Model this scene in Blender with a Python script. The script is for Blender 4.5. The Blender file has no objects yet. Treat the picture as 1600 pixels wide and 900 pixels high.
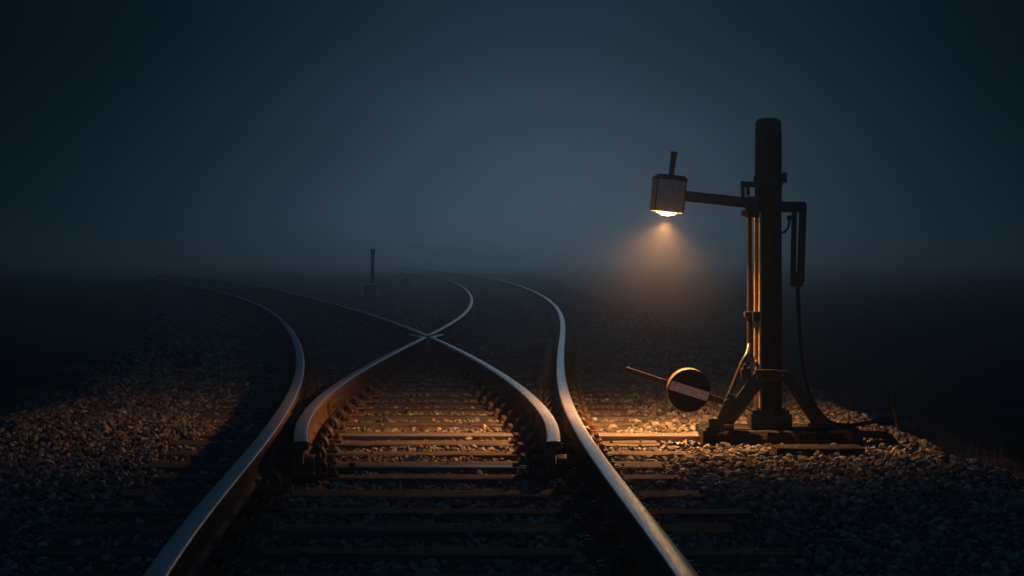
# Night railway turnout in mist: rails, sleepers, ballast, a post lamp, a points lever and far trackside boxes.
# Metres. Sleeper tops lie at z = 0, the rail tops at z = 0.19, +Y runs away along the track.
import bpy, bmesh, math, random
import numpy as np
from mathutils import Vector, Matrix

R = math.radians
random.seed(7)
rng = np.random.default_rng(11)
S = bpy.context.scene
COL = S.collection

# ------------------------------------------------------------------ helpers
def link(name, me, mat=None, parent=None, loc=None, rot=None):
    o = bpy.data.objects.new(name, me)
    COL.objects.link(o)
    if mat is not None and me is not None:
        for m in (mat if isinstance(mat, (list, tuple)) else [mat]):
            if len(me.materials) < len(mat if isinstance(mat, (list, tuple)) else [mat]):
                me.materials.append(m)
    if parent is not None:
        o.parent = parent
    if loc is not None:
        o.location = loc
    if rot is not None:
        o.rotation_euler = rot
    return o

def tag(o, label=None, cat=None, group=None, kind=None):
    if label: o['label'] = label
    if cat: o['category'] = cat
    if group: o['group'] = group
    if kind: o['kind'] = kind
    return o

def empty(name, loc=(0, 0, 0), rz=0.0):
    o = bpy.data.objects.new(name, None)
    o.empty_display_size = 0.1
    COL.objects.link(o)
    o.location = loc
    o.rotation_euler = (0, 0, rz)
    return o

def sharp(me, deg=38):
    me.polygons.foreach_set('use_smooth', np.ones(len(me.polygons), dtype=bool))
    me.set_sharp_from_angle(angle=R(deg))
    me.update()
    return me

class MB:
    """collects shapes, then becomes one mesh"""
    def __init__(self):
        self.bm = bmesh.new()
    def box(self, cx, cy, cz, sx, sy, sz, bev=0.0, rot=None, taper=None):
        r = bmesh.ops.create_cube(self.bm, size=1.0)
        vs = r['verts']
        for v in vs:
            v.co = Vector((v.co.x * sx, v.co.y * sy, v.co.z * sz))
            if taper and v.co.z > 0:
                v.co.x *= taper; v.co.y *= taper
        if bev > 0:
            es = list({e for v in vs for e in v.link_edges})
            out = bmesh.ops.bevel(self.bm, geom=es, offset=bev, segments=2, affect='EDGES', profile=0.6)
            vs = list({v for f in out['faces'] for v in f.verts} | {v for v in vs if v.is_valid})
            vs = self._island(vs)
        M = Matrix.Translation((cx, cy, cz)) @ (rot.to_4x4() if rot is not None else Matrix())
        bmesh.ops.transform(self.bm, matrix=M, verts=vs)
        return self
    def _island(self, seed):
        seen = set(seed); st = list(seed)
        while st:
            v = st.pop()
            for e in v.link_edges:
                w = e.other_vert(v)
                if w not in seen:
                    seen.add(w); st.append(w)
        return list(seen)
    def bar(self, a, b, w, h, bev=0.0, up=(0, 0, 1)):
        a = Vector(a); b = Vector(b); d = (b - a)
        L = d.length; x = d.normalized()
        z = Vector(up); z = (z - x * z.dot(x)).normalized(); y = z.cross(x)
        rot = Matrix((x, y, z)).transposed()
        c = (a + b) / 2
        return self.box(c.x, c.y, c.z, L, w, h, bev, rot)
    def tube(self, pts, r, n=10, cap=True, smooth=0, rfun=None):
        P = [Vector(p) for p in pts]
        if smooth:
            Q = []
            for i in range(len(P) - 1):
                p0 = P[max(i - 1, 0)]; p1 = P[i]; p2 = P[i + 1]; p3 = P[min(i + 2, len(P) - 1)]
                for k in range(smooth):
                    t = k / smooth
                    Q.append(0.5 * ((2 * p1) + (p2 - p0) * t + (2 * p0 - 5 * p1 + 4 * p2 - p3) * t * t + (3 * p1 - p0 - 3 * p2 + p3) * t ** 3))
            Q.append(P[-1]); P = Q
        rings = []
        nrm = None
        for i, p in enumerate(P):
            t = (P[min(i + 1, len(P) - 1)] - P[max(i - 1, 0)]).normalized()
            if nrm is None:
                nrm = t.orthogonal().normalized()
            else:
                nrm = (nrm - t * nrm.dot(t)).normalized()
            bn = t.cross(nrm)
            rr = rfun(i / max(1, len(P) - 1)) if rfun else r
            rings.append([self.bm.verts.new(p + (nrm * math.cos(a) + bn * math.sin(a)) * rr)
                          for a in (2 * math.pi * k / n for k in range(n))])
        for i in range(len(rings) - 1):
            for k in range(n):
                self.bm.faces.new((rings[i][k], rings[i][(k + 1) % n], rings[i + 1][(k + 1) % n], rings[i + 1][k]))
        if cap:
            self.bm.faces.new(list(reversed(rings[0]))); self.bm.faces.new(rings[-1])
        return self
    def lathe(self, prof, n=24, M=None, close=True):
        """prof: (radius, height) pairs bottom to top"""
        rings = []
        for r, z in prof:
            rings.append([self.bm.verts.new((r * math.cos(2 * math.pi * k / n), r * math.sin(2 * math.pi * k / n), z)) for k in range(n)])
        vs = [v for q in rings for v in q]
        for i in range(len(rings) - 1):
            for k in range(n):
                self.bm.faces.new((rings[i][k], rings[i][(k + 1) % n], rings[i + 1][(k + 1) % n], rings[i + 1][k]))
        if close:
            self.bm.faces.new(list(reversed(rings[0]))); self.bm.faces.new(rings[-1])
        if M is not None:
            bmesh.ops.transform(self.bm, matrix=M, verts=vs)
        return self
    def mesh(self, name, smooth=38):
        bmesh.ops.recalc_face_normals(self.bm, faces=self.bm.faces[:])
        me = bpy.data.meshes.new(name)
        self.bm.to_mesh(me); self.bm.free()
        if smooth: sharp(me, smooth)
        return me
    def build(self, name, mat, parent=None, loc=None, rot=None, smooth=38):
        return link(name, self.mesh(name, smooth), mat, parent, loc, rot)

# ------------------------------------------------------------------ materials
class NT:
    def __init__(self, name):
        self.m = bpy.data.materials.new(name); self.m.use_nodes = True
        self.t = self.m.node_tree; self.t.nodes.clear()
        self.out = self.n('ShaderNodeOutputMaterial')
    def n(self, typ, **kw):
        nd = self.t.nodes.new(typ)
        for k, v in kw.items():
            if k.startswith('i_'):
                key = k[2:].replace('_', ' ')
                nd.inputs[key].default_value = v
            else:
                setattr(nd, k, v)
        return nd
    def l(self, a, b): self.t.links.new(a, b)
    def noise(self, vec, scale, detail=6, rough=0.6):
        nd = self.n('ShaderNodeTexNoise'); nd.inputs['Scale'].default_value = scale
        nd.inputs['Detail'].default_value = detail; nd.inputs['Roughness'].default_value = rough
        if vec is not None: self.l(vec, nd.inputs['Vector'])
        return nd
    def ramp(self, fac, stops):
        nd = self.n('ShaderNodeValToRGB')
        e = nd.color_ramp.elements
        while len(e) < len(stops): e.new(0.5)
        for el, (p, c) in zip(e, stops):
            el.position = p; el.color = (*c, 1) if len(c) == 3 else c
        self.l(fac, nd.inputs['Fac'])
        return nd
    def vmap(self, scale=(1, 1, 1), src='Object'):
        tc = self.n('ShaderNodeTexCoord'); mp = self.n('ShaderNodeMapping')
        mp.inputs['Scale'].default_value = scale
        self.l(tc.outputs[src], mp.inputs['Vector'])
        return mp.outputs['Vector']
    def bsdf(self, color=None, rough=0.6, metal=0.0, bump=None, bstr=0.4, bdist=0.01, spec=0.5):
        b = self.n('ShaderNodeBsdfPrincipled')
        if hasattr(color, 'type'): self.l(color, b.inputs['Base Color'])
        elif color is not None: b.inputs['Base Color'].default_value = (*color, 1)
        if hasattr(rough, 'type'): self.l(rough, b.inputs['Roughness'])
        else: b.inputs['Roughness'].default_value = rough
        if hasattr(metal, 'type'): self.l(metal, b.inputs['Metallic'])
        else: b.inputs['Metallic'].default_value = metal
        b.inputs['Specular IOR Level'].default_value = spec
        if bump is not None:
            bp = self.n('ShaderNodeBump'); bp.inputs['Strength'].default_value = bstr; bp.inputs['Distance'].default_value = bdist
            self.l(bump, bp.inputs['Height']); self.l(bp.outputs['Normal'], b.inputs['Normal'])
        self.l(b.outputs['BSDF'], self.out.inputs['Surface'])
        return b

def mat_simple(name, c1, c2, scale=20, rough=0.6, metal=0.0, bstr=0.25, bdist=0.004, stretch=(1, 1, 1), spec=0.5, lo=0.35, hi=0.68):
    t = NT(name)
    v = t.vmap(stretch)
    nz = t.noise(v, scale)
    cr = t.ramp(nz.outputs['Fac'], [(lo, c1), (hi, c2)])
    n2 = t.noise(v, scale * 4)
    t.bsdf(cr.outputs['Color'], rough, metal, n2.outputs['Fac'], bstr, bdist, spec)
    return t.m

def mat_rust():
    t = NT('rail_rust')
    v = t.vmap()
    n1 = t.noise(v, 9); n2 = t.noise(v, 70)
    cr = t.ramp(n1.outputs['Fac'], [(0.3, (0.06, 0.032, 0.02)), (0.55, (0.13, 0.065, 0.035)), (0.75, (0.2, 0.105, 0.055))])
    t.bsdf(cr.outputs['Color'], 0.75, 0.0, n2.outputs['Fac'], 0.5, 0.004, 0.35)
    return t.m

def mat_steel():
    t = NT('polished_rail_top')
    v = t.vmap((20, 1.0, 20))
    n1 = t.noise(v, 6, 8, 0.7); n2 = t.noise(t.vmap(), 130, 4)
    rust = t.ramp(n1.outputs['Fac'], [(0.28, (0.35, 0.3, 0.27)), (0.45, (0.5, 0.49, 0.49)), (0.8, (0.61, 0.62, 0.64))])
    rg = t.ramp(n1.outputs['Fac'], [(0.3, (0.43,) * 3), (0.7, (0.31,) * 3)])
    t.bsdf(rust.outputs['Color'], rg.outputs['Color'], 0.85, n2.outputs['Fac'], 0.12, 0.002)
    return t.m

def mat_timber(name, dark, mid, light):
    t = NT(name)
    v = t.vmap((1.6, 26, 26))
    inf = t.n('ShaderNodeObjectInfo')
    add = t.n('ShaderNodeVectorMath', operation='ADD')
    t.l(v, add.inputs[0])
    mul = t.n('ShaderNodeMath', operation='MULTIPLY'); mul.inputs[1].default_value = 57.0
    t.l(inf.outputs['Random'], mul.inputs[0]); t.l(mul.outputs[0], add.inputs[1])
    n1 = t.noise(add.outputs[0], 1.6, 8, 0.65)
    n2 = t.noise(t.vmap((3, 3, 3)), 2.2, 5)
    mx = t.n('ShaderNodeMath', operation='MULTIPLY_ADD'); mx.inputs[1].default_value = 0.62; 
    t.l(n1.outputs['Fac'], mx.inputs[0])
    m3 = t.n('ShaderNodeMath', operation='MULTIPLY'); m3.inputs[1].default_value = 0.38
    t.l(n2.outputs['Fac'], m3.inputs[0]); t.l(m3.outputs[0], mx.inputs[2])
    cr = t.ramp(mx.outputs[0], [(0.36, dark), (0.5, mid), (0.64, light)])
    t.bsdf(cr.outputs['Color'], 0.85, 0.0, n1.outputs['Fac'], 1.0, 0.02, 0.3)
    return t.m

def mat_stone():
    t = NT('ballast_stone')
    g = t.n('ShaderNodeNewGeometry')
    cr = t.ramp(g.outputs['Random Per Island'], [(0.0, (0.07, 0.066, 0.063)), (0.3, (0.14, 0.131, 0.124)), (0.7, (0.25, 0.234, 0.22)), (0.93, (0.38, 0.36, 0.34)), (1.0, (0.54, 0.515, 0.49))])
    v = t.vmap()
    n1 = t.noise(v, 60, 6); n2 = t.noise(v, 220, 4)
    mx = t.n('ShaderNodeMix', data_type='RGBA', blend_type='MULTIPLY'); mx.inputs['Factor'].default_value = 0.7
    t.l(cr.outputs['Color'], mx.inputs['A'])
    r2 = t.ramp(n1.outputs['Fac'], [(0.3, (0.55, 0.5, 0.46)), (0.7, (1.15, 1.1, 1.05))])
    t.l(r2.outputs['Color'], mx.inputs['B'])
    t.bsdf(mx.outputs['Result'], 0.85, 0.0, n2.outputs['Fac'], 0.5, 0.004, 0.3)
    return t.m

def mat_ground(name, c1, c2, c3, scale, vor=22.0, bdist=0.03):
    t = NT(name)
    v = t.vmap()
    vo = t.n('ShaderNodeTexVoronoi'); vo.inputs['Scale'].default_value = vor
    t.l(v, vo.inputs['Vector'])
    n1 = t.noise(v, scale, 8)
    cr = t.ramp(n1.outputs['Fac'], [(0.33, c1), (0.52, c2), (0.7, c3)])
    inv = t.n('ShaderNodeMath', operation='SUBTRACT'); inv.inputs[0].default_value = 1.0
    t.l(vo.outputs['Distance'], inv.inputs[1])
    t.bsdf(cr.outputs['Color'], 0.95, 0.0, inv.outputs[0], 0.9, bdist, 0.15)
    return t.m

M = {
    'rust': mat_rust(), 'steel': mat_steel(),
    'timber': mat_timber('sleeper_timber', (0.038, 0.031, 0.027), (0.095, 0.077, 0.064), (0.18, 0.148, 0.122)),
    'tar': mat_timber('tarred_timber', (0.007, 0.0075, 0.008), (0.014, 0.014, 0.014), (0.03, 0.028, 0.026)),
    'stone': mat_stone(),
    'bed': mat_ground('ballast_bed', (0.06, 0.05, 0.043), (0.12, 0.1, 0.088), (0.2, 0.17, 0.15), 3.0, 24.0, 0.03),
    'field': mat_ground('field_soil', (0.02, 0.021, 0.016), (0.035, 0.035, 0.026), (0.055, 0.05, 0.036), 0.7, 9.0, 0.05),
    'iron': mat_simple('dark_fastening_iron', (0.035, 0.025, 0.02), (0.09, 0.058, 0.04), 30, 0.55, 0.35, 0.4),
    'plate': mat_simple('rusty_plate', (0.07, 0.04, 0.026), (0.17, 0.095, 0.055), 22, 0.65, 0.2, 0.4),
    'black': mat_simple('black_painted_iron', (0.012, 0.012, 0.013), (0.03, 0.028, 0.026), 16, 0.42, 0.0, 0.25, 0.003),
    'disc': mat_simple('matt_black_paint', (0.006, 0.006, 0.007), (0.012, 0.012, 0.013), 30, 0.8, 0.0, 0.2, 0.002, spec=0.03),
    'disc_rim': mat_simple('brown_disc_rim', (0.16, 0.11, 0.07), (0.3, 0.2, 0.12), 20, 0.5, 0.3, 0.3, 0.002),  # rim lighter and browner than the black disc face
    'stripe': mat_simple('speckled_white_paint', (0.16, 0.16, 0.17), (0.86, 0.86, 0.88), 150, 0.6, 0.0, 0.3, 0.003, lo=0.37, hi=0.52),
    'rod': mat_simple('brown_steel_rod', (0.5, 0.36, 0.22), (0.66, 0.5, 0.32), 14, 0.38, 0.5, 0.15, 0.002),
    'throw': mat_simple('worn_steel_rod', (0.16, 0.12, 0.09), (0.36, 0.29, 0.225), 9, 0.5, 0.4, 0.3, 0.003, (1, 8, 8)),
    'rubber': mat_simple('black_cable_rubber', (0.01, 0.01, 0.01), (0.02, 0.02, 0.02), 30, 0.5, 0.0, 0.1),
    'red': mat_simple('red_reflector', (0.32, 0.03, 0.02), (0.42, 0.06, 0.04), 40, 0.3),
    'white': mat_simple('weathered_white_paint', (0.6, 0.6, 0.59), (0.82, 0.82, 0.8), 12, 0.7),
    'grass': mat_simple('dry_grass', (0.1, 0.08, 0.035), (0.2, 0.15, 0.07), 5, 0.8, 0.0, 0.0),
}

def mat_lantern():
    t = NT('chipped_grey_paint')
    v = t.vmap()
    n1 = t.noise(v, 16, 9, 0.7); n2 = t.noise(t.vmap((1, 1, 0.35)), 38, 6)
    a = t.ramp(n1.outputs['Fac'], [(0.36, (0.07, 0.045, 0.03)), (0.4, (0.5, 0.485, 0.46)), (0.75, (0.72, 0.705, 0.68))])
    b = t.ramp(n2.outputs['Fac'], [(0.35, (0.7, 0.66, 0.6)), (0.65, (1, 1, 1))])
    mx = t.n('ShaderNodeMix', data_type='RGBA', blend_type='MULTIPLY'); mx.inputs['Factor'].default_value = 0.6
    t.l(a.outputs['Color'], mx.inputs['A']); t.l(b.outputs['Color'], mx.inputs['B'])
    t.bsdf(mx.outputs['Result'], 0.6, 0.0, n1.outputs['Fac'], 0.25, 0.003)
    return t.m
M['lantern'] = mat_lantern()

def mat_glow(centre):
    t = NT('lit_lamp_glass')
    g = t.n('ShaderNodeNewGeometry'); ds = t.n('ShaderNodeVectorMath', operation='DISTANCE'); ds.inputs[1].default_value = centre
    t.l(g.outputs['Position'], ds.inputs[0])
    mr = t.n('ShaderNodeMapRange', interpolation_type='SMOOTHSTEP')
    for k, v in (('From Min', 0.026), ('From Max', 0.064), ('To Min', 420.0), ('To Max', 3.0)): mr.inputs[k].default_value = v
    t.l(ds.outputs['Value'], mr.inputs['Value'])
    e = t.n('ShaderNodeEmission'); e.inputs['Color'].default_value = (1.0, 0.54, 0.19, 1)
    t.l(mr.outputs['Result'], e.inputs['Strength'])
    t.l(e.outputs[0], t.out.inputs['Surface'])
    return t.m

# ------------------------------------------------------------------ track geometry: x of each rail as a function of the distance y
A_ = [(4.118,-.8637),(4.657,-.9199),(5.267,-.9723),(6.08,-1.0288),(6.876,-1.0738),(7.777,-1.1186),(8.977,-1.1792),(10.153,-1.246),(11.482,-1.3337),(13.255,-1.4734),(14.991,-1.6344),(16.954,-1.8415),(19.571,-2.1506),(22.134,-2.4814),(25.551,-2.9553),(28.897,-3.452),(32.681,-4.055),(37.726,-4.9313),(42.666,-5.8651),(48.253,-6.9963),(55.702,-8.5943),(62.997,-10.2219),(71.246,-12.1037),(82.245,-14.6391),(93.015,-17.1135),(107.375,-20.3554)]
B_ = [(4.118,.503),(4.787,.4926),(5.566,.4726),(6.635,.4374),(7.714,.4004),(8.968,.3649),(10.691,.3375),(12.429,.3365),(14.45,.3636),(17.226,.4296),(20.026,.5109),(23.282,.6063),(27.756,.7144),(32.268,.7806),(38.468,.7978),(44.722,.7394),(51.992,.5956),(61.982,.302),(72.059,-.0904),(83.774,-.702),(99.87,-1.8281),(116.107,-3.1531),(134.983,-4.8),(160.918,-7.2399),(187.079,-9.8853),(223.024,-13.6716)]
C_ = [(9.129,-.9871),(10.079,-1.0872),(11.129,-1.1547),(12.493,-1.1938),(13.794,-1.1965),(15.23,-1.1755),(17.096,-1.127),(18.876,-1.0686),(20.842,-.9985),(23.396,-.9103),(25.832,-.84),(28.522,-.7862),(32.017,-.7566),(35.351,-.767),(39.682,-.8255),(43.815,-.9168),(48.378,-1.0483),(54.305,-1.2586),(59.961,-1.4954),(66.205,-1.7946),(74.316,-2.246),(82.056,-2.7573),(90.601,-3.4308),(101.701,-4.4856),(112.293,-5.6603),(126.051,-7.362)]
D_ = [(9.129,.194),(10.04,.2059),(11.043,.182),(12.339,.1106),(13.572,.015),(14.927,-.1101),(16.679,-.2935),(18.345,-.4854),(20.177,-.7128),(22.546,-1.0263),(24.797,-1.3401),(27.273,-1.7028),(30.476,-2.2001),(33.519,-2.6992),(37.455,-3.3727),(41.195,-4.0302),(45.308,-4.7666),(50.629,-5.7434),(55.684,-6.7079),(61.244,-7.8207),(68.436,-9.3511),(75.27,-10.9024),(82.785,-12.7113),(92.507,-15.1851),(101.744,-17.6355),(113.692,-20.8854)]

class Path:
    def __init__(self, pts):
        self.s = np.log([p[0] for p in pts]); self.x = np.array([p[1] for p in pts])
        h = np.diff(self.s); n = len(self.s)
        Am = np.zeros((n, n)); b = np.zeros(n); Am[0, 0] = Am[-1, -1] = 1
        for i in range(1, n - 1):
            Am[i, i - 1] = h[i - 1]; Am[i, i] = 2 * (h[i - 1] + h[i]); Am[i, i + 1] = h[i]
            b[i] = 6 * ((self.x[i + 1] - self.x[i]) / h[i] - (self.x[i] - self.x[i - 1]) / h[i - 1])
        self.m = np.linalg.solve(Am, b); self.h = h
    def __call__(self, y):
        s = np.log(np.asarray(y, dtype=float))
        i = np.clip(np.searchsorted(self.s, s) - 1, 0, len(self.h) - 1)
        t0 = s - self.s[i]; t1 = self.s[i + 1] - s; h = self.h[i]
        return (self.m[i] * t1 ** 3 + self.m[i + 1] * t0 ** 3) / (6 * h) + (self.x[i] / h - self.m[i] * h / 6) * t1 + (self.x[i + 1] / h - self.m[i + 1] * h / 6) * t0
    def slope(self, y):
        return (self(y + 0.02) - self(y - 0.02)) / 0.04
pA, pB, pC, pD = Path(A_), Path(B_), Path(C_), Path(D_)

ZR = 0.018                                    # underside of the rail foot
half = [(0.070, 0.0), (0.070, 0.011), (0.024, 0.026), (0.011, 0.042), (0.0085, 0.075), (0.010, 0.116), (0.033, 0.131), (0.036, 0.136), (0.0362, 0.158), (0.0347, 0.1643), (0.0305, 0.1688), (0.022, 0.1710), (0.011, 0.1719)]
PROF = [(-x, z) for x, z in half] + [(0.0, 0.1721)] + [(x, z) for x, z in reversed(half)]
NP = len(PROF)

def rail_mesh(name, pts):
    """pts: centre line as (x, y) pairs; sweeps the rail section square to the line"""
    P = [Vector((x, y, 0)) for x, y in pts]
    V = []; F = []; mi = []
    for i, p in enumerate(P):
        t = (P[min(i + 1, len(P) - 1)] - P[max(i - 1, 0)]).normalized()
        nx = Vector((t.y, -t.x, 0))
        for (a, z) in PROF:
            q = p + nx * a
            V.append((q.x, q.y, ZR + z))
    for i in range(len(P) - 1):
        for k in range(NP):
            k2 = (k + 1) % NP
            F.append((i * NP + k, i * NP + k2, (i + 1) * NP + k2, (i + 1) * NP + k))
            mi.append(1 if 9 <= k <= 16 else 0)
    F.append(tuple(range(NP))); mi.append(0)
    F.append(tuple(reversed([(len(P) - 1) * NP + k for k in range(NP)]))); mi.append(0)
    me = bpy.data.meshes.new(name)
    me.from_pydata(V, [], F)
    me.materials.append(M['rust']); me.materials.append(M['steel'])
    me.polygons.foreach_set('material_index', mi)
    bm = bmesh.new(); bm.from_mesh(me); bmesh.ops.recalc_face_normals(bm, faces=bm.faces[:]); bm.to_mesh(me); bm.free()
    sharp(me, 30)
    return me

def ys(y0, y1):
    n = max(4, int(math.log(y1 / y0) / 0.018))
    return np.exp(np.linspace(math.log(y0), math.log(y1), n))
def rail(path, y0, y1, label):
    y = ys(y0, y1); x = path(y)
    return tag(link('rail', rail_mesh('rail', list(zip(x, y)))), label, 'rail', 'rails of the turnout')

JA, JB = 11.30, 11.01
rA1 = rail(pA, 4.2, JA - 0.006, 'left outer rail nearest the viewer with a dull blue-grey top and rusty sides')
rA2 = rail(pA, JA + 0.006, 105, 'left outer rail beyond the narrow joint, sweeping away to the left into the mist')
rB1 = rail(pB, 4.2, JB - 0.006, 'right outer rail nearest the viewer with lamplight gleaming gold along its rounded top')
rB2 = rail(pB, JB + 0.006, 215, 'right outer rail beyond the joint, S-curving back past the crossing into the mist')
yf = float(21.45)
rC1 = rail(pC, 9.22, yf, 'left inner rail with blunt near end and rusty lamplit side below the crossing')
rD1 = rail(pD, 9.22, yf, 'right inner rail with blunt near end and shaded inner side below the crossing')
rC2 = rail(pC, 22.44, 124, 'inner rail curving away beyond the crossing towards the right-hand branch')
rD2 = rail(pD, 22.44, 112, 'inner rail running off to the left beyond the crossing, past the far white box')

def fishplate(path, y0, y1, side, parent, bolts=4):
    """bar bolted to the web of a rail"""
    mb = MB()
    y = np.linspace(y0, y1, 7)
    pts = []
    for q in y:
        s = path.slope(q); n = Vector((1, -s, 0)).normalized() * side
        pts.append(Vector((float(path(q)), q, 0)) + n * 0.022)
    for a, b in zip(pts[:-1], pts[1:]):
        mb.bar((a.x, a.y, ZR + 0.082), (b.x, b.y, ZR + 0.082), 0.022, 0.074, 0.003)
    for k in range(bolts):
        q = y0 + (y1 - y0) * (k + 0.5) / bolts
        s = path.slope(q); n = Vector((1, -s, 0)).normalized() * side
        c = Vector((float(path(q)), q, ZR + 0.085)) + n * 0.032
        mb.tube([c, c + n * 0.026], 0.017, 6)
    return mb.build('fishplate', M['plate'], parent)
fishplate(pA, JA - 0.3, JA - 0.02, 1, rA1, 2); fishplate(pA, JA + 0.02, JA + 0.3, 1, rA2, 2)
fishplate(pB, JB - 0.3, JB - 0.02, 1, rB1, 2); fishplate(pB, JB + 0.02, JB + 0.3, 1, rB2, 2)
fishplate(pC, 12.5, 13.5, 1, rC1, 4)
fishplate(pD, 11.7, 12.7, -1, rD1, 4)
def heel_block(path, y0, side, parent):
    mb = MB()
    s = path.slope(y0 + .1); n = Vector((1, -s, 0)).normalized() * side
    a = Vector((float(path(y0)), y0, ZR + 0.055)) + n * 0.04; b = Vector((float(path(y0 + 0.2)), y0 + 0.2, ZR + 0.055)) + n * 0.04
    mb.bar(a, b, 0.05, 0.065, 0.01)
    mb.tube([a.lerp(b, .3) + n * .03, a.lerp(b, .3) + n * .07], 0.02, 6)
    mb.tube([a.lerp(b, .75) + n * .03, a.lerp(b, .75) + n * .07], 0.02, 6)
    return mb.build('heel_block', M['plate'], parent)
heel_block(pC, 9.25, 1, rC1); heel_block(pD, 9.25, 1, rD1)

# crossing: pointed nose between two bent wing rails
cr = tag(empty('rail_crossing', (-0.96, 21.9, 0)), 'steel crossing nose with two splayed wing rails where the inner rails meet', 'crossing')
def loc_mesh(me, root):
    me.transform(Matrix.Translation(-Vector(root.location))); return me
def wing(x0, s0, pts):
    return loc_mesh(rail_mesh('wing_rail', pts), cr)
xc, xd = float(pC(yf + .02)), float(pD(yf + .02))
link('wing_rail', wing(0, 0, [(xc, yf + .02), (xc - .012, yf + .2), (-1.03, yf + .42), (-1.098, yf + .7), (-1.165, yf + .92)]), None, cr)
link('wing_rail', wing(0, 0, [(xd, yf + .02), (xd + .005, yf + .2), (-0.872, yf + .42), (-0.838, yf + .7), (-0.805, yf + .92)]), None, cr)
mb = MB()
yy = np.linspace(21.93, 22.43, 6)
top = []
for q in yy:
    a, b = float(pD(q)) - .035, float(pC(q)) + .035
    mid = (a + b) / 2; w = max(.012, min((b - a) / 2, .012 + (q - 21.93) * .16))
    top.append((mid - w, mid + w, q))
vs = []
for (a, b, q) in top:
    vs.append([mb.bm.verts.new((x, q, z)) for x, z in ((a, ZR), (a, ZR + .165), (a + .004, ZR + .1735), (b - .004, ZR + .1735), (b, ZR + .165), (b, ZR))])
for i in range(len(vs) - 1):
    for k in range(6):
        mb.bm.faces.new((vs[i][k], vs[i][(k + 1) % 6], vs[i + 1][(k + 1) % 6], vs[i + 1][k]))
mb.bm.faces.new(vs[0]); mb.bm.faces.new(list(reversed(vs[-1])))
link('crossing_nose', loc_mesh(mb.mesh('crossing_nose'), cr), M['steel'], cr)

# check rail beside the right outer rail
def check_rail(path, y0, y1, off, label):
    y = ys(y0, y1); n = len(y)
    t = np.linspace(0, 1, n)
    fl = np.where(t < .12, (0.12 - t) / .12, np.where(t > .88, (t - .88) / .12, 0.0)) ** 1.5
    x = path(y) + off + np.sign(off) * 0.045 * fl
    me = rail_mesh('check_rail', list(zip(x, y)))
    me.materials[1] = M['rust']
    co_ = np.empty(len(me.vertices) * 3); me.vertices.foreach_get('co', co_); co_ = co_.reshape(-1, 3)
    f_ = np.clip(1 - (co_[:, 1] - y0) / 1.1, 0, 1) + np.clip(1 - (y1 - co_[:, 1]) / 0.6, 0, 1)
    co_[:, 2] -= 0.012 + 0.2 * f_ ** 2
    me.vertices.foreach_set('co', co_.ravel()); me.update()
    return tag(link('check_rail', me), label, 'check rail')
check_rail(pB, 15.6, 22.4, -0.12, 'short dull check rail lying close inside the right outer rail')

# ------------------------------------------------------------------ sleepers with tie plates and clips
def timber_mesh(seed):
    r = random.Random(seed)
    bm = bmesh.new()
    nx, prof = 26, [(-.5, -1), (-.5, -.06), (-.47, -.012), (-.42, 0), (-.2, -.004), (0, -.002), (.2, -.005), (.42, 0), (.47, -.012), (.5, -.06), (.5, -1)]
    rings = []
    for i in range(nx):
        u = i / (nx - 1) - .5
        e = 0.012 * r.uniform(-1, 1)
        ring = []
        for (a, z) in prof:
            ring.append(bm.verts.new((u, a * 0.235 + e * .35 + 0.005 * r.uniform(-1, 1) * (1 if z > -.5 else 0), (z * 0.15 if z < -.5 else z * 0.15 + 0.0035 * r.uniform(-1, 1)))))
        rings.append(ring)
    for i in range(nx - 1):
        for k in range(len(prof) - 1):
            bm.faces.new((rings[i][k], rings[i][k + 1], rings[i + 1][k + 1], rings[i + 1][k]))
    bm.faces.new(rings[0]); bm.faces.new(list(reversed(rings[-1])))
    bmesh.ops.recalc_face_normals(bm, faces=bm.faces[:])
    me = bpy.data.meshes.new('timber'); bm.to_mesh(me); bm.free()
    me.materials.append(M['timber'])
    return sharp(me, 50)
TIMBER = [timber_mesh(k) for k in range(6)]

mb = MB()
mb.box(0, 0, 0.0085, 0.36, 0.16, 0.017, 0.004)
mb.box(-0.088, 0, 0.023, 0.022, 0.14, 0.02, 0.004); mb.box(0.088, 0, 0.023, 0.022, 0.14, 0.02, 0.004)
for sx in (-1, 1):
    for sy in (-1, 1):
        mb.tube([(sx * 0.152, sy * 0.045, 0.015), (sx * 0.152, sy * 0.045, 0.024)], 0.024, 12)
        mb.box(sx * 0.152, sy * 0.045, 0.035, 0.026, 0.026, 0.024, 0.004)
PLATE = mb.mesh('tie_plate'); PLATE.materials.append(M['plate'])
# clip: two arched spring bars and a tall nutted bolt, on the +x side of the rail
mb = MB()
for sy in (-0.042, 0.042):
    arc = [(0.05 + 0.034 * (1 - math.cos(t)), sy, 0.036 + 0.044 * math.sin(t)) for t in np.linspace(0, math.pi, 10)]
    mb.tube(arc, 0.0125, 8)
mb.tube([(0.112, -0.055, 0.03), (0.118, -0.02, 0.038), (0.118, 0.02, 0.038), (0.112, 0.055, 0.03)], 0.011, 8, smooth=3)
mb.tube([(0.082, 0, 0.02), (0.082, 0, 0.102)], 0.011, 10)
mb.tube([(0.082, 0, 0.05), (0.082, 0, 0.058)], 0.026, 14)
mb.tube([(0.082, 0, 0.058), (0.082, 0, 0.082)], 0.021, 6)
CLIP = mb.mesh('rail_clip'); CLIP.materials.append(M['iron'])

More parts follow.
